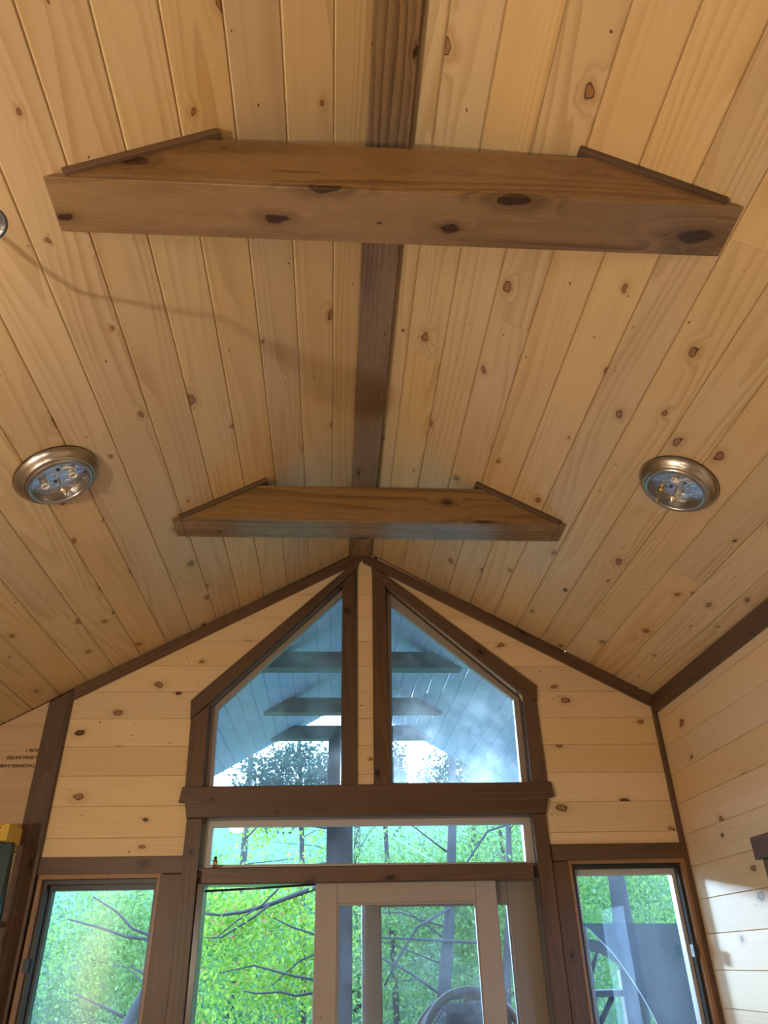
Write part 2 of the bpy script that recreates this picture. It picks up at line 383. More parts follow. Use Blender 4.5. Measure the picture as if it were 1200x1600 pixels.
M['leaf_near'] = leaf_mat('near_leaf', (.14, .30, .04), (.40, .52, .09), (.55, .22, .12))
def emit_mat(name, col, s):
    m, nt, bs = new_mat(name); bs.inputs['Base Color'].default_value = (.8, .75, .7, 1)
    bs.inputs['Emission Color'].default_value = (*col, 1); bs.inputs['Emission Strength'].default_value = s
    return m
M['lampglow'] = emit_mat('lit_lamp_bowl', (1, .78, .58), 20)

# ================================================================== room shell
YB = -9.6; XL = -2.6
fl = box('floor', (XL, YB, -.1), (WR, 0, 0), M['floorw'], along='y', ch=.001)
tag(fl, 'brown wooden board floor of the cabin room', 'floor', kind='structure')
S_L = abs(XL)/CS; S_R = WR/CS
ceil = prisms('ceiling', [[(YB, 0), (.16, 0), (.16, S_L+.25), (YB, S_L+.25)]], CEIL_L, -.12, -.021, M['gap'])
tag(ceil, 'vaulted pine board ceiling with two slopes', 'ceiling', kind='structure')
prisms('roof_deck', [[(YB, 0), (.16, 0), (.16, S_R+.25), (YB, S_R+.25)]], CEIL_R, -.12, -.021, M['gap'], ceil)
def ceiling_side(fr, first, pitch, smax, joints, skip0):
    s = [0, first]
    while s[-1] < smax: s.append(s[-1]+pitch)
    for i, (a, b) in enumerate(zip(s, s[1:])):
        b = min(b, smax+.1)
        js = sorted(joints.get(i, []) + [random.uniform(-8.5, -4.6)])
        ys = [YB]+js+[0.0]
        for y0, y1 in zip(ys, ys[1:]):
            plank('ceiling_board', [(y0+.0004, a+.0005), (y1-.0004, a+.0005), (y1-.0004, b-.0005), (y0+.0004, b-.0005)], fr, 0, .02, .005, M['ceil'], ceil, sq=True)
# seams measured as |x| and carried to slope distance
ceiling_side(CEIL_L, .2085/CS, .1487/CS, S_L, {1: [-2.95], 4: [-1.62], 6: [-.62], 8: [-2.0], 3: [-.4], 10: [-.9]}, 0)
ceiling_side(CEIL_R, .1275/CS, .1495/CS, S_R, {2: [-3.10], 3: [-2.42], 7: [-3.08], 1: [-2.05], 4: [-1.25], 5: [-2.1], 8: [-1.7], 6: [-.75], 9: [-.55], 10: [-1.35]}, 0)

# ---- gable wall: sheathing with openings, then boards
walls = [
 [(-2.6, 0), (-1.72, 0), (-1.72, 3.10), (-2.6, 2.60)], [(-1.72, 2.03), (-1.0, 2.03), (-1.0, 3.50), (-1.72, 3.095)],
 [(-1.10, 0), (-.905, 0), (-.905, 2.03), (-1.10, 2.03)], [(-1.0, 2.03), (-.925, 2.03), (-.942, 2.978), (-1.0, 2.92)],
 [(-1.0, 2.92), (-.942, 2.978), (-.134, 3.806), (-.134, 3.985), (-1.0, 3.50)], [(-.134, 2.40), (.158, 2.40), (.158, 3.97), (0, 4.06), (-.134, 3.985)],
 [(.158, 3.79), (1.0, 3.035), (1.06, 2.98), (1.06, 3.465), (.158, 3.97)], [(.99, 2.03), (1.06, 2.03), (1.06, 2.98), (1.0, 3.035)],
 [(1.06, 2.06), (1.9, 2.06), (1.9, 2.99), (1.06, 3.465)], [(.985, 0), (1.155, 0), (1.155, 2.06), (.985, 2.06)],
 [(1.80, 0), (1.9, 0), (1.9, 2.06), (1.80, 2.06)], [(-.93, 2.325), (1.0, 2.325), (1.0, 2.49), (-.93, 2.49)],
 [(-.905, 1.995), (1.0, 1.995), (1.0, 2.06), (-.905, 2.06)], [(-1.72, 0), (-1.1, 0), (-1.1, .45), (-1.72, .45)], [(1.155, 0), (1.8, 0), (1.8, .45), (1.155, .45)]]
wf = prisms('wall_front', walls, WALL, -.15, -.018, M['gap'])
tag(wf, 'gable end wall of horizontal pine boards with windows', 'wall', kind='structure')
PITCH = .166
def wall_rows():
    z = 2.892-PITCH*5
    while z < 4.07:
        yield z; z += PITCH
wb = lambda P: plank('wall_board', inset(P, .0006)[1], WALL, 0, .018, .0025, M['wall'], wf)
LS = ((-.943, 2.978), (-.134, 3.806)); RS = ((.152, 3.794), (.999, 3.033))
for z in wall_rows():
    z1 = z+PITCH
    R = lambda a, b: [(a, z), (b, z), (b, z1), (a, z1)]
    cl = lambda P: clip(clip(P, -SLOPE, 1, RIDGE-.004), SLOPE, 1, RIDGE-.004)
    if z1 > 2.09:
        zc = max(z, 2.09)
        # left of the windows
        P = [(-1.765, zc), (0, zc), (0, z1), (-1.765, z1)]
        if z1 <= 2.9: P = clip(P, 1, 0, -.955)
        elif z < 2.95: P = line_clip(P, (-.99, 2.892), (-.93, 3.06), (-1.5, 2.95))
        else: P = line_clip(line_clip(P, *LS, (-1, 3.5)), (-.06, 0), (-.06, 1), (-1, 0))
        P = cl(P)
        if len(clean(P)) > 2: wb(clean(P))
        P = [(0, zc), (1.85, zc), (1.85, z1), (0, z1)]
        if z1 <= 2.9: P = clip(P, -1, 0, -1.02)
        elif z < 2.95: P = line_clip(P, (1.04, 2.892), (.985, 3.06), (1.5, 2.95))
        else: P = line_clip(line_clip(P, *RS, (1, 3.5)), (.1, 0), (.1, 1), (1, 0))
        P = cl(P)
        if len(clean(P)) > 2: wb(clean(P))
        # strip between the two upper windows
        P = [(-.06, max(z, 2.47)), (.085, max(z, 2.47)), (.085, z1), (-.06, z1)]
        if z1 > 2.48:
            P = clean(cl(P))
            if len(P) > 2: wb(P)
# unfinished plywood beside the post
ply = plank('plywood_sheet', [(-2.6, 2.245), (-1.9, 2.245), (-1.9, 2.998), (-2.6, 2.604)], WALL, -.002, .016, .001, M['ply'], wf)
# printed stamp, sheet hung upside down
def stamp(txt, x, z, size, parent, align='RIGHT'):
    c = bpy.data.curves.new('stamp', 'FONT'); c.body = txt; c.size = size; c.align_x = align; c.shear = -.12; c.offset = .0006
    t = bpy.data.objects.new('stamp', c); COL.objects.link(t)
    dg = bpy.context.evaluated_depsgraph_get(); me = bpy.data.meshes.new_from_object(t.evaluated_get(dg)); bpy.data.objects.remove(t)
    for v in me.vertices: v.co = V3((x-v.co.x, .0005, z-v.co.y))     # turned 180 degrees in the wall plane
    me.materials.append(M['ink']); return link('printed_stamp', me, None, parent)
stamp('EXPOSURE 1', -1.978, 2.715, .023, wf)
stamp('SIZED FOR SPACING SHEATHING SPAN RATED', -2.078, 2.676, .027, wf)
stamp('THICKNESS 0.438IN', -1.908, 2.628, .025, wf, 'LEFT')
nb = box('nailer', (-2.6, -.01, 2.165), (-1.9, .02, 2.25), M['jamb'], wf)
plank('plywood_sheet', [(-2.6, .1), (-1.9, .1), (-1.9, 2.16), (-2.6, 2.16)], WALL, -.002, .016, .001, M['ply'], wf)

# ---- right wall with a window
WY0, WY1, WZ0, WZ1 = -1.95, -.93, .75, 1.985
wr = prisms('wall_right', [[(YB, 0), (WY0, 0), (WY0, 3.03), (YB, 3.03)], [(WY1, 0), (.15, 0), (.15, 3.03), (WY1, 3.03)], [(WY0, 0), (WY1, 0), (WY1, WZ0), (WY0, WZ0)], [(WY0, WZ1), (WY1, WZ1), (WY1, 3.03), (WY0, 3.03)]], WALL_R, -.15, -.018, M['gap'])
tag(wr, 'right hand wall of horizontal pine boards', 'wall', kind='structure')
z = 1.87-PITCH*12
while z < 3.02:
    z0, z1 = max(z, 0)+.0006, min(z+PITCH, 3.02)-.0006
    if z1-z0 > .02:
        segs = [(YB, 0)]
        if z1 > WZ0 and z0 < WZ1: segs = [(YB, WY0), (WY1, 0)]
        out = []
        for a, b in segs:
            if b-a > 3:
                j = random.uniform(a+1, min(b-.8, -2.2)); out += [(a, j-.0008), (j+.0008, b)]
            else: out.append((a, b))
        for a, b in out: plank('wall_board', [(a, z0), (b, z0), (b, z1), (a, z1)], WALL_R, 0, .018, .0025, M['wall'], wr)
    z += PITCH
# ---- walls behind and left of the camera (out of frame)
wl = prisms('wall_left', [[(YB, 0), (.15, 0), (.15, 2.62), (YB, 2.62)]], F((XL, 0, 0), (0, 1, 0), (0, 0, 1), (1, 0, 0)), -.15, 0, M['plaster'])
tag(wl, 'left hand wall of the room beyond the frame', 'wall', kind='structure')
wk = prisms('wall_back', [[(-2.6, 0), (WR, 0), (WR, 3.0), (0, 4.07), (-2.6, 2.61)]], F((0, YB, 0), (1, 0, 0), (0, 0, 1), (0, 1, 0)), -.15, 0, M['plaster'])
tag(wk, 'back wall of the room behind the camera', 'wall', kind='structure')

# ---- stained trim on the gable wall
TR = []
def trim(o, label):
    TR.append(o); o.name = 'trim_%d' % len(TR); tag(o, label, 'trim', kind='structure'); return o
vcut = (0, 1)
def rake(side):
    x0, x1 = (.012*side, 1.853) if side > 0 else (.012*side, -1.765)
    h = .072; z = lambda x: ceil_z(x)-.003
    if side < 0: P = [(-.01, z(.0)-.02), (-1.765, z(1.765)), (-1.765, z(1.765)-h-.004), (-.01, z(0)-.02-h)]
    else: P = [(.0, z(0)-.03), (1.853, z(1.853)), (1.853, z(1.853)-h-.012), (.0, z(0)-.03-h)]
    d = V3((side*CS, -SN)); fr = F(WALL(P[0][0], P[0][1]), (d.x, 0, d.y), (-d.y, 0, d.x), (0, -1, 0))
    Q = [((p[0]-P[0][0])*d.x+(p[1]-P[0][1])*d.y, -(p[0]-P[0][0])*d.y+(p[1]-P[0][1])*d.x) for p in P]
    return plank('rake', Q, fr, .024, .024, .003, M['trim'])
trim(rake(-1), 'dark stained trim board along the left roof slope on the gable wall')
trim(rake(1), 'dark stained trim board along the right roof slope on the gable wall')
trim(plank('t', [(1.2, -1.868), (2.999, -1.868), (3.064, -1.763), (1.2, -1.763)][:0] or [(0, -1.868), (3.0, -1.868), (3.062, -1.762), (0, -1.762)], F((0, 0, 0), (0, 0, 1), (1, 0, 0), (0, -1, 0)), .03, .03, .003, M['trim']), 'tall stained post board between plywood and gable boards')
trim(plank('t', [(0, -1.90), (2.99, -1.90), (3.004, -1.869), (0, -1.869)], F((0, 0, 0), (0, 0, 1), (1, 0, 0), (0, -1, 0)), .012, .03, .003, M['trim']), 'narrow dark strip along the plywood edge beside the tall post')
trim(plank('t', [(YB, 2.915), (-.026, 2.915), (-.026, 3.022), (YB, 3.022)], WALL_R, .022, .022, .003, M['trim']), 'dark stained trim board along the top of the right wall')
trim(plank('t', [(0.1, 1.825), (2.952, 1.825), (2.945, 1.852), (.1, 1.852)], F((0, 0, 0), (0, 0, 1), (1, 0, 0), (0, -1, 0)), .026, .026, .004, M['trim']), 'thin dark corner strip where gable wall meets right wall')
trim(plank('t', [(-1.762, 2.046), (-.992, 2.043), (-.992, 2.130), (-1.762, 2.132)], WALL, .02, .02, .003, M['trim']), 'stained header board over the lower left window')
trim(plank('t', [(1.062, 2.075), (1.852, 2.082), (1.852, 2.162), (1.062, 2.162)], WALL, .028, .028, .003, M['trim']), 'stained header board over the lower right window')

# ================================================================== windows in the gable
def window(n, label):
    e = empty('window_%d' % n); tag(e, label, 'window', kind='structure'); return e
def vplank(P, front, t, mat, parent, name='casing', ch=.003):   # grain runs vertically
    return plank(name, [(z, x) for x, z in P], F((0, 0, 0), (0, 0, 1), (1, 0, 0), (0, -1, 0)), front, t, ch, mat, parent)
def slant(P, front, t, mat, parent, name='casing', ch=.003):    # grain along first edge of P
    d = V3((P[1][0]-P[0][0], P[1][1]-P[0][1])).normalized(); fr = F(WALL(*P[0]), (d.x, 0, d.y), (-d.y, 0, d.x), (0, -1, 0))
    Q = [((p[0]-P[0][0])*d.x+(p[1]-P[0][1])*d.y, -(p[0]-P[0][0])*d.y+(p[1]-P[0][1])*d.x) for p in P]
    return plank(name, Q, fr, front, t, ch, mat, parent)
w1 = window(1, 'left tall trapezoid window under the gable with slanted top')
vplank([(-1.03, 2.49), (-.929, 2.49), (-.942, 2.972), (-1.043, 2.88)], .02, .02, M['trim'], w1)
slant([(-1.045, 2.878), (-.036, 3.914), (-.032, 3.985), (-1.056, 2.996)], .026, .026, M['trim'], w1)
vplank([(-.132, 2.49), (-.039, 2.49), (-.039, 3.912), (-.134, 3.808)], .02, .02, M['trim'], w1)
w2 = window(2, 'right tall trapezoid window under the gable with slanted top')
vplank([(.997, 2.49), (1.093, 2.49), (1.09, 2.99), (1.005, 3.034)], .02, .02, M['trim'], w2)
slant([(.066, 3.873), (1.093, 2.95), (1.102, 3.088), (.058, 3.945)][:0] or [(.064, 3.868), (1.006, 3.028), (1.093, 2.992), (1.102, 3.088), (.058, 3.942)], .026, .026, M['trim'], w2)
vplank([(.058, 2.49), (.158, 2.49), (.152, 3.79), (.064, 3.868)], .02, .02, M['trim'], w2)
def glaze(par, jo, ji, gi, jambmat, framemat, glassmat, yj=(0, .055), yf=(.035, .075)):
    """jamb lining jo->ji, sash frame ji->gi, pane gi"""
    ring('jamb', jo, ji, WALL, -.15, .0, jambmat, par)
    ring('sash_frame', ji, gi, WALL, -.11, -.068, framemat, par)
    return prisms('pane', [gi], WALL, -.089, -.083, glassmat, par)
glaze(w1, [(-.945, 2.47), (-.132, 2.47), (-.132, 3.82), (-.955, 2.985)], [(-.930, 2.495), (-.136, 2.495), (-.136, 3.795), (-.941, 2.972)], [(-.888, 2.512), (-.138, 2.514), (-.138, 3.748), (-.899, 2.97)], M['dark_jamb'], M['vinyl'], M['glass'])
glaze(w2, [(.155, 2.47), (1.01, 2.47), (1.02, 3.05), (.155, 3.82)], [(.160, 2.495), (.996, 2.495), (1.006, 3.042), (.160, 3.80)], [(.174, 2.523), (.955, 2.519), (.966, 3.029), (.196, 3.68)], M['dark_jamb'], M['vinyl'], M['glass'])
# broad stool board under both upper windows
trim(plank('t', [(-1.0, 2.322), (1.058, 2.329), (1.082, 2.412), (1.12, 2.42), (1.108, 2.502), (-1.044, 2.488), (-1.053, 2.406), (-1.018, 2.405)], WALL, .035, .035, .003, M['trim']), 'broad stained sill board under the two tall upper windows')
w3 = window(3, 'wide low transom window above the sliding door')
glaze(w3, [(-.925, 2.055), (1.005, 2.055), (1.005, 2.332), (-.925, 2.332)], [(-.905, 2.07), (.985, 2.07), (.985, 2.322), (-.905, 2.322)], [(-.861, 2.092), (.930, 2.085), (.936, 2.286), (-.864, 2.288)], M['dark_jamb'], M['vinyl_grey'], M['glass_low'])
trim(plank('t', [(-.886, 1.990), (.945, 1.988), (.95, 2.068), (-.888, 2.066)], WALL, .02, .09, .003, M['trim']), 'stained rail between transom window and sliding door')
trim(vplank([(-.985, 0), (-.893, 0), (-.912, 2.322), (-1.0, 2.322)], .02, .02, M['trim'], None), 'stained casing board left of the sliding door')
trim(vplank([(.962, 0), (1.053, 0), (1.058, 2.328), (.976, 2.328)], .022, .022, M['trim'], None), 'stained casing board right of the sliding door')
def side_window(n, label, xo0, xo1, zt, gl, cas):
    e = window(n, label)
    a0, a1 = xo0, xo1
    ring('jamb', [(a0-.012, .44), (a1+.012, .44), (a1+.012, zt+.012), (a0-.012, zt+.012)], [(a0+.012, .46), (a1-.012, .46), (a1-.012, zt-.012), (a0+.012, zt-.012)], WALL, -.09, .018, M['jamb'], e)
    ring('screen_frame', [(a0+.012, .46), (a1-.012, .46), (a1-.012, zt-.012), (a0+.012, zt-.012)], [(a0+.035, .49), (a1-.03, .49), (a1-.03, zt-.036), (a0+.035, zt-.036)], WALL, -.06, -.012, M['black'], e)
    ring('sash_frame', [(a0+.012, .46), (a1-.012, .46), (a1-.012, zt-.012), (a0+.012, zt-.012)], [(gl[0], .52), (gl[1], .52), (gl[1], gl[2]), (gl[0], gl[2])], WALL, -.12, -.06, M['black'] if n == 4 else M['vinyl_grey'], e)
    prisms('pane', [[(gl[0], .52), (gl[1], .52), (gl[1], gl[2]), (gl[0], gl[2])]], WALL, -.10, -.094, M['glass_low'], e)
    for P in cas: vplank(P, .02, .02, M['trim'], e)
    return e
w4 = side_window(4, 'lower left window beside the sliding door', -1.74, -1.108, 2.035, (-1.69, -1.135, 1.975), [[(-1.108, 0), (-.987, 0), (-.992, 2.041), (-1.108, 2.041)]])
w5 = side_window(5, 'lower right window near the corner', 1.155, 1.815, 2.072, (1.212, 1.765, 2.008), [[(1.055, 0), (1.157, 0), (1.152, 2.073), (1.06, 2.073)]])
lt = box('latch', (1.765, -.03, 1.60), (1.785, .01, 1.66), M['black'], w5)
lt = box('latch', (-1.735, -.03, 1.60), (-1.715, .01, 1.66), M['black'], w4)
# grey sheet hung outside the lower right window: straight top, curved edge with a white hem
arc = [(1.249, 1.742), (1.300, 1.690), (1.355, 1.634), (1.398, 1.575), (1.438, 1.51), (1.470, 1.455), (1.497, 1.403), (1.520, 1.350), (1.54, 1.30), (1.575, 1.15), (1.60, .95), (1.62, .36)]
grow = lambda P: [(-.178+(x+.178)*1.3043, 1.6+(z-1.6)*1.3043) for x, z in P]
SHF = F((0, 1.5, 0), (1, 0, 0), (0, 0, 1), (0, -1, 0))
gs = empty('grey_sheet', (2.1, 1.5, -.04)); tag(gs, 'translucent grey sheet with curved white hem outside the lower right window', 'sheet')
ga = grow(arc)
prisms('cloth', [ga+[(2.55, ga[-1][1]), (2.55, 1.808), (1.64, 1.824)]], SHF, -.002, .002, M['screen'], gs)
tube('hem', [SHF(x, z, .004) for x, z in ga], .0032, M['edge'], gs, 6)
for x in (1.655, 2.54): tube('pole', [(x, 1.515, -.04), (x, 1.515, 1.825)], .011, M['black'], gs, 8)

# ================================================================== sliding door
d1 = empty('door_1'); tag(d1, 'sliding glass door with bare wood frames, pushed half open', 'door', kind='structure')
ring('door_frame', [(-.905, 0), (.985, 0), (.985, 1.995), (-.905, 1.995)], [(-.872, .02), (.965, .02), (.965, 1.985), (-.872, 1.985)], WALL, -.15, .0, M['dark_jamb'], d1)
def panel(y, L, R, T, sl, sr, top, name, mat):
    e = empty(name, (0, 0, 0)); e.parent = d1
    vplank([(L, .03), (L+sl, .03), (L+sl, T), (L, T)], -y+.02, .04, mat, e, 'stile')
    vplank([(R-sr, .03), (R, .03), (R, T), (R-sr, T)], -y+.02, .04, mat, e, 'stile')
    plank('rail', [(L+sl+.001, T-top), (R-sr-.001, T-top), (R-sr-.001, T), (L+sl+.001, T)], WALL, -y+.019, .038, .003, mat, e)
    plank('rail', [(L+sl+.001, .03), (R-sr-.001, .03), (R-sr-.001, .22), (L+sl+.001, .22)], WALL, -y+.019, .038, .003, mat, e)
    g = [(L+sl, .22), (R-sr, .22), (R-sr, T-top), (L+sl, T-top)]; gi = inset(g, .012)[1]
    gs = sorted(gi); ring('glazing_bead', g, inset(g, .01)[1], WALL, -y-.012, -y+.012, mat, e)
    prisms('pane', [g], WALL, -y-.003, -y+.003, M['glass_clean'], e)
    return e
panel(.05, -.268, .735, 1.990, .120, .115, .103, 'sliding_panel', M['white_wood'])
panel(.115, -.012, .982, 1.990, .098, .170, .110, 'fixed_panel', M['shaded_door'])
br = tube('track_strip', [(-.868, .03, 1.958), (-.55, .03, 1.969), (-.27, .03, 1.982)], .006, M['black'], d1, 6)

# ================================================================== right wall window (only its corner shows)
w6 = window(6, 'window on the right wall, dark header end showing at the edge')
plank('casing', [(-2.10, 1.985), (-.79, 1.985), (-.79, 2.083), (-2.10, 2.083)], WALL_R, .03, .03, .003, M['trim'], w6)
for a, b in ((-.94, -.84), (-2.04, -1.94)):
    plank('casing', [(.7, a), (1.983, a), (1.983, b), (.7, b)], F((WR, 0, 0), (0, 0, 1), (0, 1, 0), (-1, 0, 0)), .02, .02, .003, M['trim'], w6)
plank('casing', [(-2.04, .62), (-.84, .62), (-.84, .70), (-2.04, .70)], WALL_R, .03, .03, .003, M['trim'], w6)
ring('sash_frame', [(WY0, WZ0), (WY1, WZ0), (WY1, WZ1), (WY0, WZ1)], [(WY0+.05, WZ0+.05), (WY1-.05, WZ0+.05), (WY1-.05, WZ1-.05), (WY0+.05, WZ1-.05)], WALL_R, -.12, -.03, M['black'], w6)
prisms('pane', [[(WY0+.05, WZ0+.05), (WY1-.05, WZ0+.05), (WY1-.05, WZ1-.05), (WY0+.05, WZ1-.05)]], WALL_R, -.08, -.074, M['glass'], w6)

# ================================================================== ridge beam and collar ties
rb = plank('ridge_beam', [(YB, -.097), (-.024, -.097), (-.024, .049), (YB, .049)], F((0, 0, 4.003), (0, 1, 0), (1, 0, 0), (0, 0, -1)), 0, .055, .003, M['tie'])
tag(rb, 'long dark stained ridge beam at the peak of the ceiling', 'beam')
def tie(y0, y1, zb, zt, xl, xr, label):
    e = empty('collar_tie', (0, y0, zb)); tag(e, label, 'beam', group='boxed collar ties under the ceiling')
    zc = lambda x: ceil_z(x)-.026
    xin = lambda z: (RIDGE-.026-z)/SLOPE
    tp = xin(zt)
    for yy, s in ((y0, -1), (y1, 1)):
        P = [(-xin(zb+.018), zb+.018), (xin(zb+.018), zb+.018), (tp, zt), (-tp, zt)]
        plank('face_board', P, F((0, yy, 0), (1, 0, 0), (0, 0, 1), (0, s, 0)), 0, .018, .002, M['tie'], e)
    plank('bottom_board', [(xl, y0), (xr, y0), (xr+.004, y1), (xl-.004, y1)], F((0, 0, zb), (1, 0, 0), (0, 1, 0), (0, 0, -1)), 0, .0178, .002, M['tie'], e)
    plank('top_board', [(-tp, y0+.019), (tp, y0+.019), (tp, y1-.019), (-tp, y1-.019)], F((0, 0, zt), (1, 0, 0), (0, 1, 0), (0, 0, 1)), 0, .018, .002, M['tie'], e)
    for fr in (CEIL_L, CEIL_R):
        plank('cleat', [(y0-.012, (tp-.03)/CS), (y1+.005, (tp-.03)/CS), (y1+.005, .970/CS), (y0-.012, .970/CS)], fr, .024, .0235, .002, M['trim'], e, along='b')
    return e
tie(-3.191, -3.010, 3.497, 3.712, -1.018, 1.018, 'larger brown boxed collar tie nearest the camera')
tie(-1.322, -1.145, 3.506, 3.717, -1.002, 1.002, 'smaller looking brown boxed collar tie nearer the gable window')

# ================================================================== ceiling lights without their glass
def fixture(fr, a, b, label, foil, spin, bulb):
    e = empty('ceiling_light', fr(a, b, 0)); tag(e, label, 'ceiling light', group='flush ceiling lights without glass')
    lathe('trim_ring', [(.163, .0005), (.166, .008), (.163, .016), (.152, .030), (.143, .036), (.1415, .040), (.134, .047), (.131, .047), (.129, .052), (.120, .056), (.113, .054), (.110, .046), (.110, .008)], fr, M['nickel'], e, 64, (a, b))
    lathe('back_plate', [(.1655, .0008), (.1675, .004), (.166, .0078)], fr, M['black'], e, 64, (a, b))
    lathe('reflector_pan', [(.1098, .012), (.1, .010), (.05, .009), (0, .009)], fr, foil, e, 48, (a, b))
    r2 = lambda x, y: (a+x*math.cos(spin)-y*math.sin(spin), b+x*math.sin(spin)+y*math.cos(spin))
    lathe('rod', [(.004, .009), (.004, .118), (0, .119)], fr, M['chrome'], e, 10, r2(0, 0))
    lathe('cap_nut', [(.0, .088), (.017, .089), (.018, .094), (.010, .098), (.0065, .110), (0, .112)], fr, M['chrome'], e, 24, r2(0, 0))
    for x, y in ((-.02, .028), (.022, -.026)):
        h = r2(x, y); lathe('screw', [(.008, .009), (.007, .012), (0, .0125)], fr, M['hole'], e, 12, h)
    for s in (1, -1):
        x, y = r2(.055*s, .012*s)
        sk = lathe('bulb_socket', [(.0135, .010), (.0135, .034), (.017, .035), (.017, .042), (.0125, .042), (.0125, .018), (0, .018)], fr, M['porcelain'], e, 20, (x, y))
        lathe('contact', [(.005, .0182), (.004, .022), (0, .023)], fr, M['brass'], sk, 10, (x, y))
    # loose white wires curled by one socket
    x, y = r2(-.058, .03)
    for k in range(2):
        pts = [fr(x+.022*math.cos(t*.55+k*1.2)*(1-.03*t), y+.024*math.sin(t*.55+k*.9), .016+.004*t) for t in range(9)]
        tube('wire', pts, .0022, M['wire'], e, 6)
    if bulb:
        x, y = a+.058, b-.048
        bl = lathe('bulb', [(.008, .03), (.012, .042), (.022, .062), (.024, .078), (.016, .096), (0, .102)], fr, M['bulbglass'], e, 24, (x, y))
        lathe('bulb_base', [(.010, .01), (.010, .034), (0, .034)], fr, M['brass'], e, 14, (x, y))
        for k in range(3): tube('filament', [fr(x+.006*(k-1), y, .05), fr(x+.008*(k-1), y, .088)], .0012, M['brass'], bl, 5)
    return e
M['bulbglass'] = glass_mat('clear_bulb_glass', .02)
fixture(CEIL_L, -1.965, 1.323/CS, 'round brushed nickel ceiling light on the left slope, glass missing', M['foil'], 1.35, False)
fixture(CEIL_R, -1.955, 1.290/CS, 'round brushed nickel ceiling light on the right slope with one clear bulb', M['foil'], .25, True)
# junction box on the left slope, its rim just inside the frame
jb = empty('junction_box', CEIL_L(-3.10, 1.185/CS)); tag(jb, 'round galvanised junction box cut into the ceiling at left edge', 'junction box')
lathe('box_shell', [(.0545, .001), (.051, .003), (.049, .0025), (.048, .0005), (.030, .004), (.0, .006)], CEIL_L, M['steel'], jb, 36, (-3.10, 1.185/CS))
lathe('cutout_edge', [(.060, .0004), (.0545, .0012)], CEIL_L, M['hole'], jb, 36, (-3.10, 1.185/CS))
# pendant lamp hanging from that box (left of the frame, seen as a glint in the transom)
pl = empty('pendant_lamp', (-1.185, -3.10, 3.40)); tag(pl, 'lit pendant lamp hanging on a cord, mirrored in the transom glass', 'lamp')
P0 = CEIL_L(-3.10, 1.185/CS, .004)
PX, PY, PZ = -1.115, -3.10, 2.755
tube('cord', [P0, (-1.19, -3.05, 3.30), (-1.20, -3.04, 3.18), (-1.17, -3.12, 3.02), (-1.15, -3.16, 2.945), (-1.13, -3.12, 2.915)], .007, M['cable'], pl, 8)
HZ = F((PX, PY, PZ), (1, 0, 0), (0, 1, 0), (0, 0, 1))
lathe('socket', [(0, .165), (.014, .16), (.026, .13), (.03, .09), (.03, .045), (0, .045)], HZ, M['cable'], pl, 20)
lathe('lamp_bowl', [(.03, .05), (.055, .035), (.07, .012), (.072, -.005), (.06, -.024), (.035, -.034), (0, -.038)], HZ, M['lampglow'], pl, 32)

# ================================================================== ladder, bottle
la = empty('step_ladder', (-1.95, -.3, 0)); tag(la, 'green fibreglass step ladder with yellow top cap at left edge', 'ladder')
tp = box('top_cap', (-2.16, -.40, 2.168), (-1.792, -.22, 2.245), M['yellow'], la, .006)
for x in (-2.05, -1.85): box('slot', (x-.02, -.402, 2.222), (x+.02, -.395, 2.232), M['hole'], tp, .001)
box('molded_end', (-1.812, -.405, 2.165), (-1.787, -.225, 2.248), M['yellow'], tp, .004)
for s, x in ((1, -1.815), (-1, -2.125)):
    fr = F((0, -.30, 0), (0, 0, 1), (1, 0, 0), (0, -1, 0))
    plank('rail', [(0.005, x-.045+.03*s*1), (0.005, x+.03+.03*s), (2.168, x+.036), (2.168, x-.036)], fr, .03, .028, .004, M['green'], la)
for k in range(6):
    z = .3+.3*k; box('step', (-2.11, -.37, z-.012), (-1.83, -.29, z+.012), M['steel'], la, .003)
for s, x in ((1, -1.82), (-1, -2.12)):
    tube('rear_leg', [(x, -.235, 2.17), (x+.03*s, -.10, .0)], .018, M['green'], la, 8)
la.location.x -= .022
bt = empty('amber_bottle', (-.822, -.0, 2.068)); tag(bt, 'tiny amber dropper bottle standing on the rail below the transom', 'bottle')
HB = F((-.822, .004, 2.0685), (1, 0, 0), (0, 1, 0), (0, 0, 1))
lathe('body', [(0, 0), (.0125, .0005), (.013, .003), (.013, .033), (.010, .039), (.0065, .042), (.0065, .045), (0, .045)], HB, M['amber'], bt, 20)
lathe('cap', [(.0078, .043), (.0078, .056), (.005, .058), (0, .058)], HB, M['blackcap'], bt, 20)
lathe('paper_label', [(.0133, .017), (.0133, .030)], HB, M['orange_label'], bt, 20)

# ================================================================== porch outside
dk = prisms('porch_floor', [[(-3.2, .15), (3.2, .15), (3.2, 3.6), (-3.2, 3.6)]], F((0, 0, 0), (1, 0, 0), (0, 1, 0), (0, 0, 1)), -.2, -.04, M['deck'])
tag(dk, 'weathered deck of the porch outside the door', 'deck', kind='structure')
YP = 3.45
pc = empty('porch_ceiling'); tag(pc, 'pale board ceiling of the porch roof outside the gable windows', 'porch roof', kind='structure')
for fr, nm in ((CEIL_L, 'l'), (CEIL_R, 'r')):
    prisms('roof_deck', [[(.16, 0), (YP, 0), (YP, 2.35/CS), (.16, 2.35/CS)]], fr, -.1, -.016, M['porch_dark'], pc)
    s = 0.0
    while s < 2.3/CS:
        plank('porch_board', [(.155, s+.001), (YP-.002, s+.001), (YP-.002, s+.124), (.155, s+.124)], fr, 0, .015, .007, M['porch'], pc); s += .125
pr = plank('porch_ridge_beam', [(.155, -.06), (YP, -.06), (YP, .06), (.155, .06)], F((0, 0, 4.0), (0, 1, 0), (1, 0, 0), (0, 0, -1)), 0, .05, .003, M['porch_dark'])
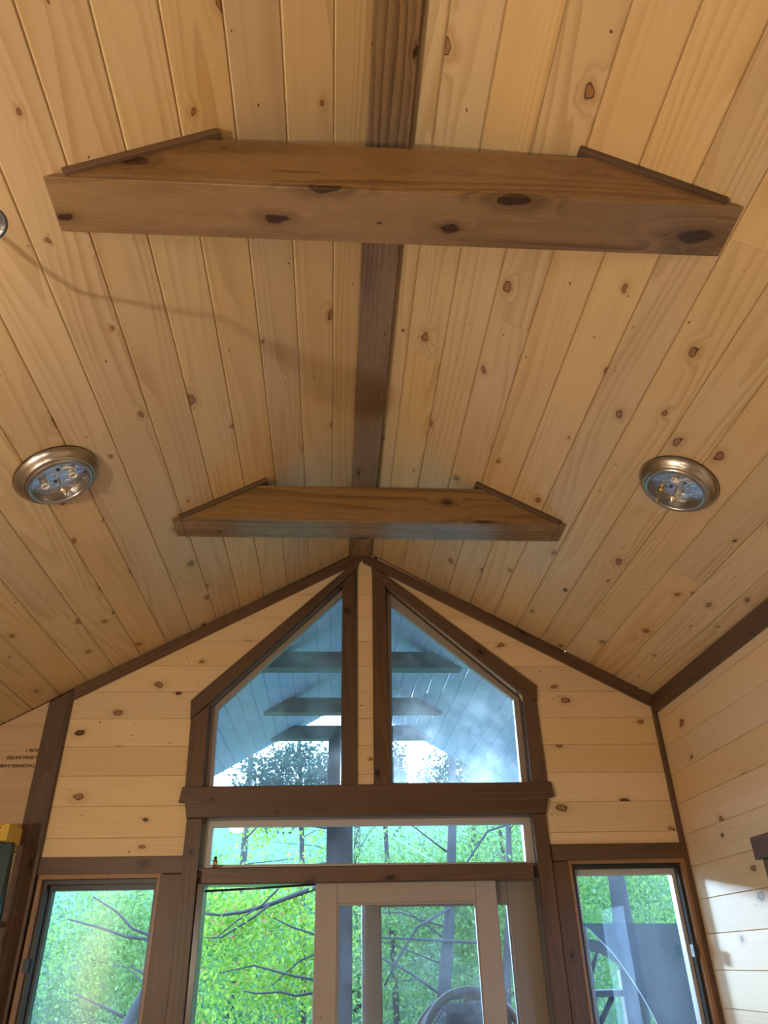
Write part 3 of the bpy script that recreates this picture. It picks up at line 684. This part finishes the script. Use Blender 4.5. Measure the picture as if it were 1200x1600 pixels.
tag(pr, 'grey ridge beam under the porch roof peak', 'beam')
for k, (y, lab) in enumerate(((1.08, 'weathered porch collar tie closest behind the upper windows'), (2.27, 'weathered porch collar tie in the middle of the porch roof'), (3.2, 'weathered porch collar tie at the open porch front'))):
    zb, zt = 3.60, 3.735; xi = lambda z: (RIDGE-z)/SLOPE-.004
    o = plank('porch_tie', [(-xi(zb), zb), (xi(zb), zb), (xi(zt), zt), (-xi(zt), zt)], F((0, y, 0), (1, 0, 0), (0, 0, 1), (0, -1, 0)), 0, .12, .003, M['porch_dark'])
    tag(o, lab, 'beam', group='porch collar ties')
pp = box('porch_post', (-.235, 3.10, -.04), (.012, 3.199, 3.6), M['porch_dark'], along='z', ch=.006)
tag(pp, 'square weathered centre post of the porch behind the door', 'post')
for x, lab in ((-1.50, 'left porch post hidden behind the casing'), (1.74, 'right porch post hidden behind the casing')):
    q = box('porch_post', (x-.07, 3.05, -.04), (x+.07, 3.2, ceil_z(x)-.12 if abs(x) < 2.3 else 2.5), M['porch_dark'], along='z', ch=.006)
    tag(q, lab, 'post')
# dark timber stand seen through the lower right window
st = empty('timber_stand', (2.05, 2.5, -.04)); tag(st, 'dark timber stand with arched arm seen through the lower right window', 'stand')
box('post', (1.90, 2.45, -.04), (1.96, 2.52, 1.83), M['porch_dark'], st, .004, 'z')
box('post', (2.185, 2.45, -.04), (2.27, 2.53, 1.52), M['porch_dark'], st, .004, 'z')
A = [(1.95, 1.66), (2.03, 1.645), (2.12, 1.60), (2.19, 1.545), (2.27, 1.46)]; B = [(1.95, 1.745), (2.05, 1.72), (2.15, 1.665), (2.23, 1.60), (2.27, 1.55)]
prisms('arched_arm', [[A[i], A[i+1], B[i+1], B[i]] for i in range(4)], F((0, 2.45, 0), (1, 0, 0), (0, 0, 1), (0, -1, 0)), 0, .06, M['porch_dark'], st)
box('shelf', (1.90, 2.30, 1.345), (2.15, 2.56, 1.39), M['porch_dark'], st, .004)
tube('brace', [(1.95, 2.48, 1.14), (2.10, 2.48, 1.34)], .022, M['porch_dark'], st, 6)
tube('brace', [(1.96, 2.48, 1.52), (2.03, 2.48, 1.65)], .018, M['porch_dark'], st, 6)
# round wicker chair with things piled in it
wc = empty('wicker_chair', (.83, 1.9, -.04)); tag(wc, 'round brown wicker chair on the porch behind the sliding door', 'chair')
cx, cz, cy = .825, 1.045, 1.80
fv = V3((.10, -.95, .30)).normalized(); uu = V3((1, .1, 0)).normalized(); vv = fv.cross(uu).normalized()
if vv.z < 0: vv = -vv
CC = V3((cx, cy, cz))
circ = lambda R, off, t: CC+fv*off+(uu*math.cos(t)+vv*math.sin(t))*R
def torus(name, R, off, r, sides=10, seg=56):
    bm = bmesh.new(); rings = []
    for k in range(seg):
        t = 2*math.pi*k/seg; c = circ(R, off, t); e1 = (c-CC-fv*off).normalized()
        rings.append([bm.verts.new(c+(e1*math.cos(2*math.pi*j/sides)+fv*math.sin(2*math.pi*j/sides))*r) for j in range(sides)])
    for k in range(seg):
        a, b = rings[k], rings[(k+1) % seg]
        for j in range(sides): f = bm.faces.new((a[j], a[(j+1) % sides], b[(j+1) % sides], b[j])); f.smooth = True
    bmesh.ops.recalc_face_normals(bm, faces=bm.faces[:]); me = bpy.data.meshes.new(name); bm.to_mesh(me); bm.free(); return link(name, me, M['wicker'], wc)
torus('front_rim', .37, .10, .028); torus('back_rim', .405, -.14, .022)
bm = bmesh.new()
for k in range(110):
    t = 2*math.pi*k/110
    for s in (1, -1): tube('', [circ(.405, -.14, t), circ(.392, -.02, t+s*.05), circ(.37, .10, t+s*.10)], .004, None, None, 4, bm, False)
me = bpy.data.meshes.new('woven_side'); bm.to_mesh(me); bm.free(); tag(link('woven_side', me, M['wicker'], wc), kind='stuff')
bm = bmesh.new()
for k in range(-14, 15):
    x = k*.027; h = math.sqrt(max(.39**2-x*x, .001))
    for s in (0, 1):
        dirs = ((uu+vv)/math.sqrt(2), (vv-uu)/math.sqrt(2)); a, b = dirs[s], dirs[1-s]
        pts = [CC+fv*(-.16-.10*(1-(x*x+(h*q)**2)/.16))+a*x+b*h*q for q in (-1, -.5, 0, .5, 1)]
        tube('', pts, .0045, None, None, 4, bm, False)
me = bpy.data.meshes.new('lattice_back'); bm.to_mesh(me); bm.free(); tag(link('lattice_back', me, M['wicker'], wc), kind='stuff')
for dx, dy in ((-.24, -.2), (.26, -.2), (-.22, .22), (.24, .22)):
    tube('leg', [(cx+dx*.9, cy+.02+dy*.8, .72 if dy < 0 else .88), (cx+dx, cy+.05+dy, -.04)], .02, M['wicker'], wc, 8)
def crate(name, c, s, rz, mat, label, cat):
    o = box(name, (-s[0]/2, -s[1]/2, 0), (s[0]/2, s[1]/2, s[2]), mat, None, .008); o.location = c; o.rotation_euler.z = rz
    tag(o, label, cat); return o
crate('seat_box', (.86, 1.78, .80), (.46, .22, .49), .0, M['darkbox'], 'dark box lying in the round wicker chair', 'box')
crate('cushion', (.95, 1.80, 1.292), (.24, .16, .07), .2, M['greybox'], 'grey folded cushion on top of the dark box in the wicker chair', 'cushion')
crate('cushion', (.72, 1.80, 1.292), (.14, .14, .06), -.2, M['greybox'], 'small grey bundle at the left on the dark box in the wicker chair', 'bundle')
yb = crate('yellow_bag', (.84, 1.93, 1.0), (.22, .03, .44), .1, M['yellowbag'], 'yellow bag stuck behind the dark box in the wicker chair', 'bag')
yb.rotation_euler.y = .2

# ================================================================== woods
def leaves(name, pos, size, mat, parent, flat=.0):
    n = len(pos)
    d = rng.normal(size=(n, 3)); d /= np.linalg.norm(d, axis=1)[:, None]
    q = rng.normal(size=(n, 3)); q[:, 2] += flat; q -= d*(q*d).sum(1)[:, None]; q /= np.linalg.norm(q, axis=1)[:, None]
    nn = np.cross(d, q); s = (size*rng.uniform(.65, 1.25, n))[:, None]
    base = pos-d*s*.5; tip = pos+d*s*.5; a = pos+q*s*.32+nn*s*.08-d*s*.06; b = pos-q*s*.32+nn*s*.08-d*s*.06
    vs = np.stack([base, a, tip, b], 1).reshape(-1, 3)
    me = bpy.data.meshes.new(name); me.vertices.add(4*n); me.vertices.foreach_set('co', vs.ravel())
    k = np.arange(n)*4; tri = np.stack([k, k+1, k+2, k, k+2, k+3], 1).ravel()
    me.loops.add(6*n); me.loops.foreach_set('vertex_index', tri); me.polygons.add(2*n)
    me.polygons.foreach_set('loop_start', np.arange(2*n)*3); me.polygons.foreach_set('loop_total', np.full(2*n, 3))
    at = me.attributes.new('rnd', 'FLOAT', 'POINT'); at.data.foreach_set('value', np.repeat(rng.random(n), 4))
    me.update(); me.validate()
    return tag(link(name, me, mat, parent), kind='stuff')
def limb(name, pts, r0, r1, parent, sides=8):
    n = len(pts); return tube(name, pts, [r0+(r1-r0)*i/(n-1) for i in range(n)], M['bark'], parent, sides)
gx = np.linspace(-26, 28, 37); gy = np.linspace(3.7, 46, 30)
def gz(x, y):
    k = min(1, max(0, (x/(y+4.5)+.64)/.12))      # the slope ends to the left, open sky beyond
    z = -1.0-(.10*(y-3.7) if y < 12 else .83) + (max(0, y-15)*.37)*k
    return z+.35*math.sin(x*.6+y*.3)*min(1, (y-3.7)/6)
gv = [(x, y, gz(x, y)) for y in gy for x in gx]; gf = [(j*37+i, j*37+i+1, (j+1)*37+i+1, (j+1)*37+i) for j in range(29) for i in range(36)]
me = bpy.data.meshes.new('ground'); me.from_pydata(gv, [], gf); g = link('ground', me, M['hill']); tag(g, 'leafy green hillside beyond the porch', 'ground', kind='structure')
def ground_near():
    me = bpy.data.meshes.new('yard'); me.from_pydata([(-90, -60, -2.6), (90, -60, -2.6), (90, 90, -2.6), (-90, 90, -2.6)], [], [(0, 1, 2, 3)])
    o = link('yard', me, M['ground']); tag(o, 'forest floor spreading around and below the cabin', 'ground', kind='structure')
ground_near()
def crown_pts(n, c, R, blobs=26):
    """leaves gathered in clumps spread through an ellipsoid crown"""
    cc = rng.normal(size=(blobs, 3)); cc /= np.linalg.norm(cc, axis=1)[:, None]; cc *= (rng.random(blobs)**.4)[:, None]
    i = rng.integers(0, blobs, n); p = cc[i]*np.array(R)*.85 + rng.normal(size=(n, 3))*np.array(R)*.17
    return p+np.array(c)
def tree(x, y, h, R, n, size, mat, label, r=.12, lean=(0, 0), cz=None, group=None, trunk_pts=None, blobs=26, back=0.):
    zb = gz(x, y)-.1 if y > 3.7 else -1.2
    e = empty('tree', (x, y, zb)); tag(e, label, 'tree', group=group)
    pts = trunk_pts or [(x, y, zb), (x+lean[0]*.4, y+lean[1]*.4, zb+h*.4), (x+lean[0], y+lean[1], zb+h)]
    limb('trunk', pts, r, r*.45, e)
    c = (x+lean[0]*.7, y+lean[1]*.7+back, cz if cz is not None else zb+h*.7)
    for k in range(6):
        a = random.uniform(0, 6.28); t = random.uniform(.35, .85); b = V3(pts[0]).lerp(V3(pts[-1]), t); L = random.uniform(.5, .9)
        q = b+V3((math.cos(a)*R[0]*L, math.sin(a)*R[1]*L, random.uniform(.1, .6)*R[2]*.5)); m = b.lerp(q, .5)+V3((0, 0, .12))
        limb('branch', [b, m, q], r*.13, r*.04, e, 6)
    leaves('foliage', crown_pts(n, c, R, blobs), size, mat, e)
    return e
far = [(-13, 22, 3.9), (-9.5, 19, 1.7), (-6, 21, 1.8), (-2.8, 19.5, 1.7), (.6, 21, 2.9), (4, 19, 3.1), (7.4, 21, 3.9), (11, 19.5, 4.2), (15, 22, 4.8)]
tags_far = ['far pale green tree at the left end of the woods', 'far pale green tree second from the left of the woods', 'far pale green tree seen through the lower left window', 'far pale green tree seen left of the open door gap',
            'far pale green tree behind the porch centre post', 'far pale green tree seen through the middle of the sliding door', 'far pale green tree behind the right door stile', 'far pale green tree seen through the lower right window', 'far pale green tree at the right end of the woods']
for (x, y, cz), lab in zip(far, tags_far):
    tree(x, y, 9, (3.0, 1.8, 3.7), 26000, .092, M['leaf_far'], lab, r=.16, cz=cz-.5, group='far trees', blobs=130)
# mid trees whose trunks show
tree(1.36, 8, 5.0, (2.0, 1.4, 1.7), 10000, .078, M['leaf_mid'], 'slender grey trunk tree seen through the right half of the door', r=.115, cz=2.0, trunk_pts=[(1.2, 8, -1.6), (1.393, 8, .868), (1.608, 8, 2.294), (1.742, 8, 3.654), (1.85, 8.1, 5.2)], group='trees with visible trunks', blobs=70, back=1.5)
tree(2.3, 8.4, 5.0, (1.3, 1.2, 1.5), 5000, .078, M['leaf_mid'], 'thin grey trunk tree in the gap beside the right door stile', r=.09, cz=2.2, trunk_pts=[(2.25, 8.4, -1.6), (2.42, 8.4, 1.15), (2.64, 8.4, 2.5), (2.8, 8.4, 4.6)], group='trees with visible trunks', blobs=50, back=1.4)
tree(4.25, 8, 6, (2.3, 1.5, 1.9), 11000, .078, M['leaf_mid'], 'stout trunk tree seen through the lower right window', r=.2, cz=2.6, trunk_pts=[(4.2, 8, -1.6), (4.243, 8, 1.99), (4.256, 8, 2.74), (4.3, 8, 5.4)], group='trees with visible trunks', blobs=70, back=1.5)
tree(-2.7, 7.2, 4.6, (2.2, 1.2, 1.45), 12000, .075, M['leaf_mid'], 'leafy tree with bare crossing limbs seen through the lower left window', r=.10, cz=1.9, trunk_pts=[(-3.1, 7.3, -1.6), (-2.772, 7.2, 1.02), (-2.588, 7.2, 1.393), (-2.2, 7.2, 2.3), (-1.9, 7.2, 3.6)], group='trees with visible trunks', blobs=70, back=1.5)
lt_ = bpy.data.objects['tree.012'] if 'tree.012' in bpy.data.objects else None
for P in ([(-3.407, 2.458), (-3.06, 2.276), (-2.815, 2.068), (-2.3, 1.9)], [(-3.679, 2.196), (-3.24, 2.09), (-2.885, 1.98), (-2.25, 1.9)], [(-3.433, 1.363), (-3.001, 1.196), (-2.78, 1.1)], [(-2.791, 1.644), (-2.5, 1.53)]):
    limb('branch', [(x, 6.9, z) for x, z in P], .010, .024, lt_, 6)
# near tree with sunlit leaves and red seed bunches across the open door gap
e = empty('tree', (-.25, 6, gz(-.25, 6)-.1)); tag(e, 'near bright green tree with orange tinged leaves filling the open door gap', 'tree')
limb('trunk', [(-.2, 6.0, -1.6), (-.12, 6.0, 1.3), (-.1, 6, 2.6), (.0, 6, 4.4)], .11, .05, e)
NB = [[(-1.831, 2.194), (-1.552, 2.161), (-1.279, 2.191), (-.927, 2.277), (-.571, 2.393), (-.12, 2.52)], [(-.975, 2.151), (-.675, 2.02), (-.316, 1.91), (-.11, 1.8)], [(-1.213, 1.366), (-1.06, 1.337), (-.758, 1.344), (-.589, 1.302), (-.12, 1.36)],
      [(-.875, 1.41), (-.542, 1.665), (-.311, 1.741), (-.11, 1.78)], [(-1.568, 1.92), (-1.349, 2.088), (-1.045, 2.258), (-.817, 2.47), (-.4, 2.7), (-.1, 2.75)], [(-1.723, 1.916), (-1.506, 1.919), (-1.117, 2.139), (-.95, 2.26)],
      [(-1.5, 1.55), (-1.1, 1.62), (-.6, 1.5), (-.12, 1.42)], [(-1.45, 3.15), (-1.07, 3.2), (-.7, 3.2), (-.05, 3.1)], [(-1.35, 2.95), (-1.1, 3.22), (-.95, 3.4)]]
pp_ = []
for i, P in enumerate(NB):
    r = .034 if i in (0,) else .018
    limb('branch', [(x, 6-.02*i, z) for x, z in P], r*.35, r, e, 6)
    for a, b in zip(P, P[1:]):
        for k in range(90):
            t = random.random(); pp_.append((a[0]+(b[0]-a[0])*t+random.gauss(0, .17), 6.12+abs(random.gauss(0, .22)), a[1]+(b[1]-a[1])*t+random.gauss(0, .14)))
pp_ += [(random.uniform(-2.1, .1), 6.5+random.gauss(0, .3), random.uniform(.6, 2.6)) for _ in range(4200)]
leaves('foliage', np.array(pp_), .062, M['leaf_near'], e)
# boughs reaching across the sky behind the porch front
for (x, y, z, lab, n, R) in ((-.75, 9.5, 4.40, 'leafy bough against the sky in the left upper window', 8500, (1.35, .7, .70)), (3.0, 10.5, 4.7, 'leafy bough against the sky in the right upper window', 9000, (1.5, .8, .85)), (.75, 9.8, 4.6, 'leafy bough between the two upper windows', 4500, (.6, .6, .75))):
    ee = tree(x, y, 6, R, n, .085, M['leaf_dark'], lab, r=.06, cz=z, trunk_pts=[(x+.25, y, -1.8), (x+.1, y, 2), (x, y, 4.2), (x-.1, y, 5.4)], group='boughs against the sky', blobs=30)
# horizontal limb seen through the door glass
t1 = [o for o in bpy.data.objects if o.name.startswith('tree') and 'right half of the door' in o.get('label', '')][0]
for P in ([(.507, 1.937), (.981, 1.912), (1.456, 1.879), (1.979, 1.844)], [(.55, 1.678), (.964, 1.488), (1.415, 1.2)], [(.59, 1.34), (.783, 1.65), (1.082, 2.051), (1.6, 2.3)], [(1.65, 2.6), (1.925, 2.949), (2.267, 3.362), (2.587, 3.453)]):
    limb('branch', [(x, 7.9, z) for x, z in P], .014, .022, t1, 6)

tree(4.9, -1.4, 6, (1.7, 3.2, 2.6), 26000, .13, M['leaf_dark'], 'tree standing beside the cabin outside the right wall window', r=.15, cz=2.2, group='trees beside the cabin', blobs=150)  # added out of view to hold sky light off the right window
